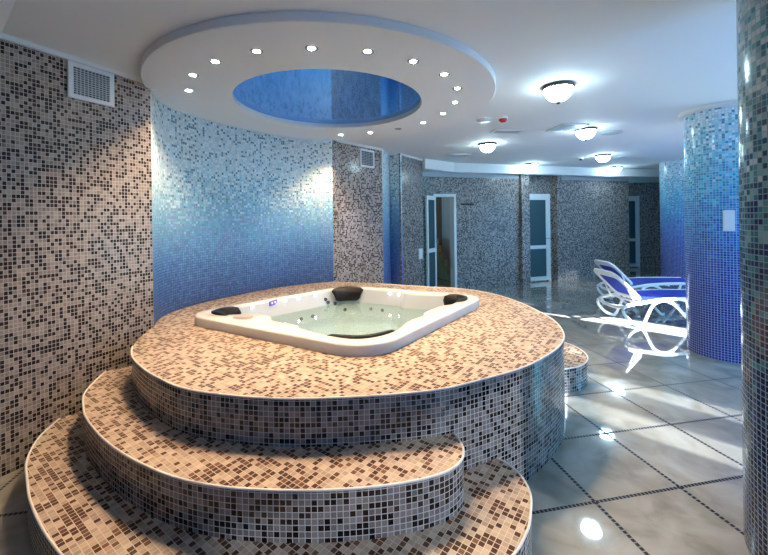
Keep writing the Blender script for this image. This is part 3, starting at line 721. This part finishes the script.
# ------------------------------------------------------------------ sun loungers
def make_lounger(lab):
    t = thing('sun_lounger', lab, 'sun lounger', (0, 0, 0), 0, 'sun loungers by the blue column'); wdt = .575
    hx = 0
    for y in (0, wdt):
        mb = MB(); mb.tube(spline([(-.215, y, .275), (-.13, y, .305), (.02, y, .325), (.3, y, .362), (.64, y, .372), (1.0, y, .365), (1.26, y, .36)], 6), .024, 8, flat=.8); mb.build('side_rail', M['plastic'], t)
        mb = MB(); mb.tube(spline([(-.205, y, .28), (-.245, y, .245), (-.225, y, .17), (-.13, y, .07), (-.03, y, .024), (.02, y, .02)], 6), .021, 8, flat=.8); mb.build('leg', M['plastic'], t)
        mb = MB(); mb.tube(spline([(.0, y, .02), (.045, y, .07), (.10, y, .19), (.17, y, .30), (.27, y, .345), (.36, y, .34), (.47, y, .28), (.60, y, .14), (.70, y, .024), (.76, y, .02)], 6), .021, 8, flat=.8); mb.build('leg', M['plastic'], t)
        mb = MB(); mb.tube(spline([(1.24, y, .36), (1.28, y, .30), (1.22, y, .15), (1.12, y, .024), (1.06, y, .02)], 6), .021, 8, flat=.8); mb.build('leg', M['plastic'], t)
    for x, z in ((.0, .31), (1.26, .355), (.6, .345)):
        mb = MB(); mb.tube([(x, 0, z), (x, wdt, z)], .016, 8); mb.build('crossbar', M['plastic'], t)
    mb = MB(); mb.tube(spline([(-.21, .02, .27), (-.25, wdt * .25, .25), (-.26, wdt * .5, .245), (-.25, wdt * .75, .25), (-.21, wdt - .02, .27)], 5), .026, 8); mb.build('head_bar', M['plastic'], t)
    rows = [[(x, .03 + (wdt - .06) * k / 6, .372 + z - .014 * (1 - (k / 3 - 1) ** 2)) for k in range(7)] for x, z in ((.04, -.02), (.3, .01), (.64, .02), (1.0, .012), (1.25, .005))]
    mb = MB(); mb.grid(rows); rows2 = [[(x, y, z - .006) for x, y, z in r] for r in rows]; mb.grid(rows2)
    mb.build('seat_sling', M['sling'], t)
    # reclining back
    H = Vector((.05, 0, .335)); dv = Vector((-.43, 0, .43)).normalized(); L = .565; nv = Vector((dv.z, 0, -dv.x))
    def bp(s, y, o=0): return H + dv * s + Vector((0, y, 0)) + nv * o
    oc = [(s + L / 2, y + wdt / 2) for s, y in rrect(L / 2, wdt / 2 - .005, .13, 8)]
    ic = [(s + L / 2 - .015, y + wdt / 2) for s, y in rrect(L / 2 - .095, wdt / 2 - .075, .07, 8)]
    n = len(oc); mb = MB()
    rows = [[bp(s, y, .016) for s, y in ic], [bp(s, y, .016) for s, y in oc], [bp(s, y, -.016) for s, y in oc], [bp(s, y, -.016) for s, y in ic], [bp(s, y, .016) for s, y in ic]]
    mb.grid(rows, close=True, smooth=False); br = mb.build('backrest', M['plastic'], t, bevel=.006)
    mb = MB(); mb.face([bp(s, y, .004) for s, y in ic]); mb.face([bp(s, y, -.004) for s, y in ic][::-1]); mb.build('backrest_sling', M['sling'], br)
    for k in range(7):
        mb = MB(); y = wdt / 2 + (k - 3) * .052; mb.box(-.006, .006, -.004, .004, -.0015, .0015); o = mb.build('vent_slot', M['louvre'], br)
        p = bp(L - .045, y, .0175); o.location = p; o.rotation_euler = (0, -math.atan2(dv.z, -dv.x) + pi / 2 + pi / 2, 0)
    for y in (.03, wdt - .03):
        mb = MB(); mb.tube([bp(.28, y, -.02), (-.06, y, .315)], .012, 8); mb.build('back_strut', M['plastic'], t)
    return t
l1 = make_lounger('white resin sun lounger with blue sling, the one nearer the camera'); l1.location = (3.43, 5.03, 0); l1.rotation_euler = (0, 0, R(1))
dup(l1, (4.06, 6.14, 0), R(1), 'white resin sun lounger with blue sling, standing behind the nearer one')

# ------------------------------------------------------------------ light
l = D.lights.new('stairwell_fill', 'POINT'); l.energy = 3.5; l.color = (1, .86, .7); l.shadow_soft_size = .1  # unseen light added to brighten the stairwell
o = D.objects.new('stairwell_fill', l); COL.objects.link(o); o.location = (*fpt(.25, .6), 2.3)
w = D.worlds.new('sky'); SC.world = w; w.use_nodes = True
bg = w.node_tree.nodes['Background']; bg.inputs[0].default_value = (.10, .56, .88, 1); bg.inputs[1].default_value = 16.0
s = D.lights.new('sun', 'SUN'); s.energy = 60; s.angle = R(1.6); s.color = (.90, .96, 1.0)
o = D.objects.new('sun', s); COL.objects.link(o)
el = R(24); dirv = Vector((-.70 * cos(el), .714 * cos(el), -sin(el))); o.rotation_euler = dirv.to_track_quat('-Z', 'Y').to_euler(); o.location = (8, 0, 5)

# ------------------------------------------------------------------ camera
cam = D.cameras.new('camera'); co = D.objects.new('camera', cam); COL.objects.link(co); SC.camera = co
cam.sensor_width = 36; cam.lens = 36 * 375 / 768; cam.shift_y = -(277.5 - 219) / 768; cam.clip_start = .05
co.matrix_world = Matrix.Translation((0, 0, 1.5)) @ Matrix.Rotation(pi / 2, 4, 'X') @ Matrix.Rotation(R(-.8), 4, 'Z')

SC.view_settings.view_transform = 'Standard'; SC.view_settings.look = 'None'; SC.view_settings.gamma = 1; SC.view_settings.exposure = .5
SC.cycles.denoising_prefilter = 'NONE'; SC.cycles.max_bounces = 8; SC.cycles.diffuse_bounces = 5; SC.cycles.glossy_bounces = 4; SC.cycles.sample_clamp_indirect = 6
SC.cycles.caustics_reflective = False; SC.cycles.caustics_refractive = False
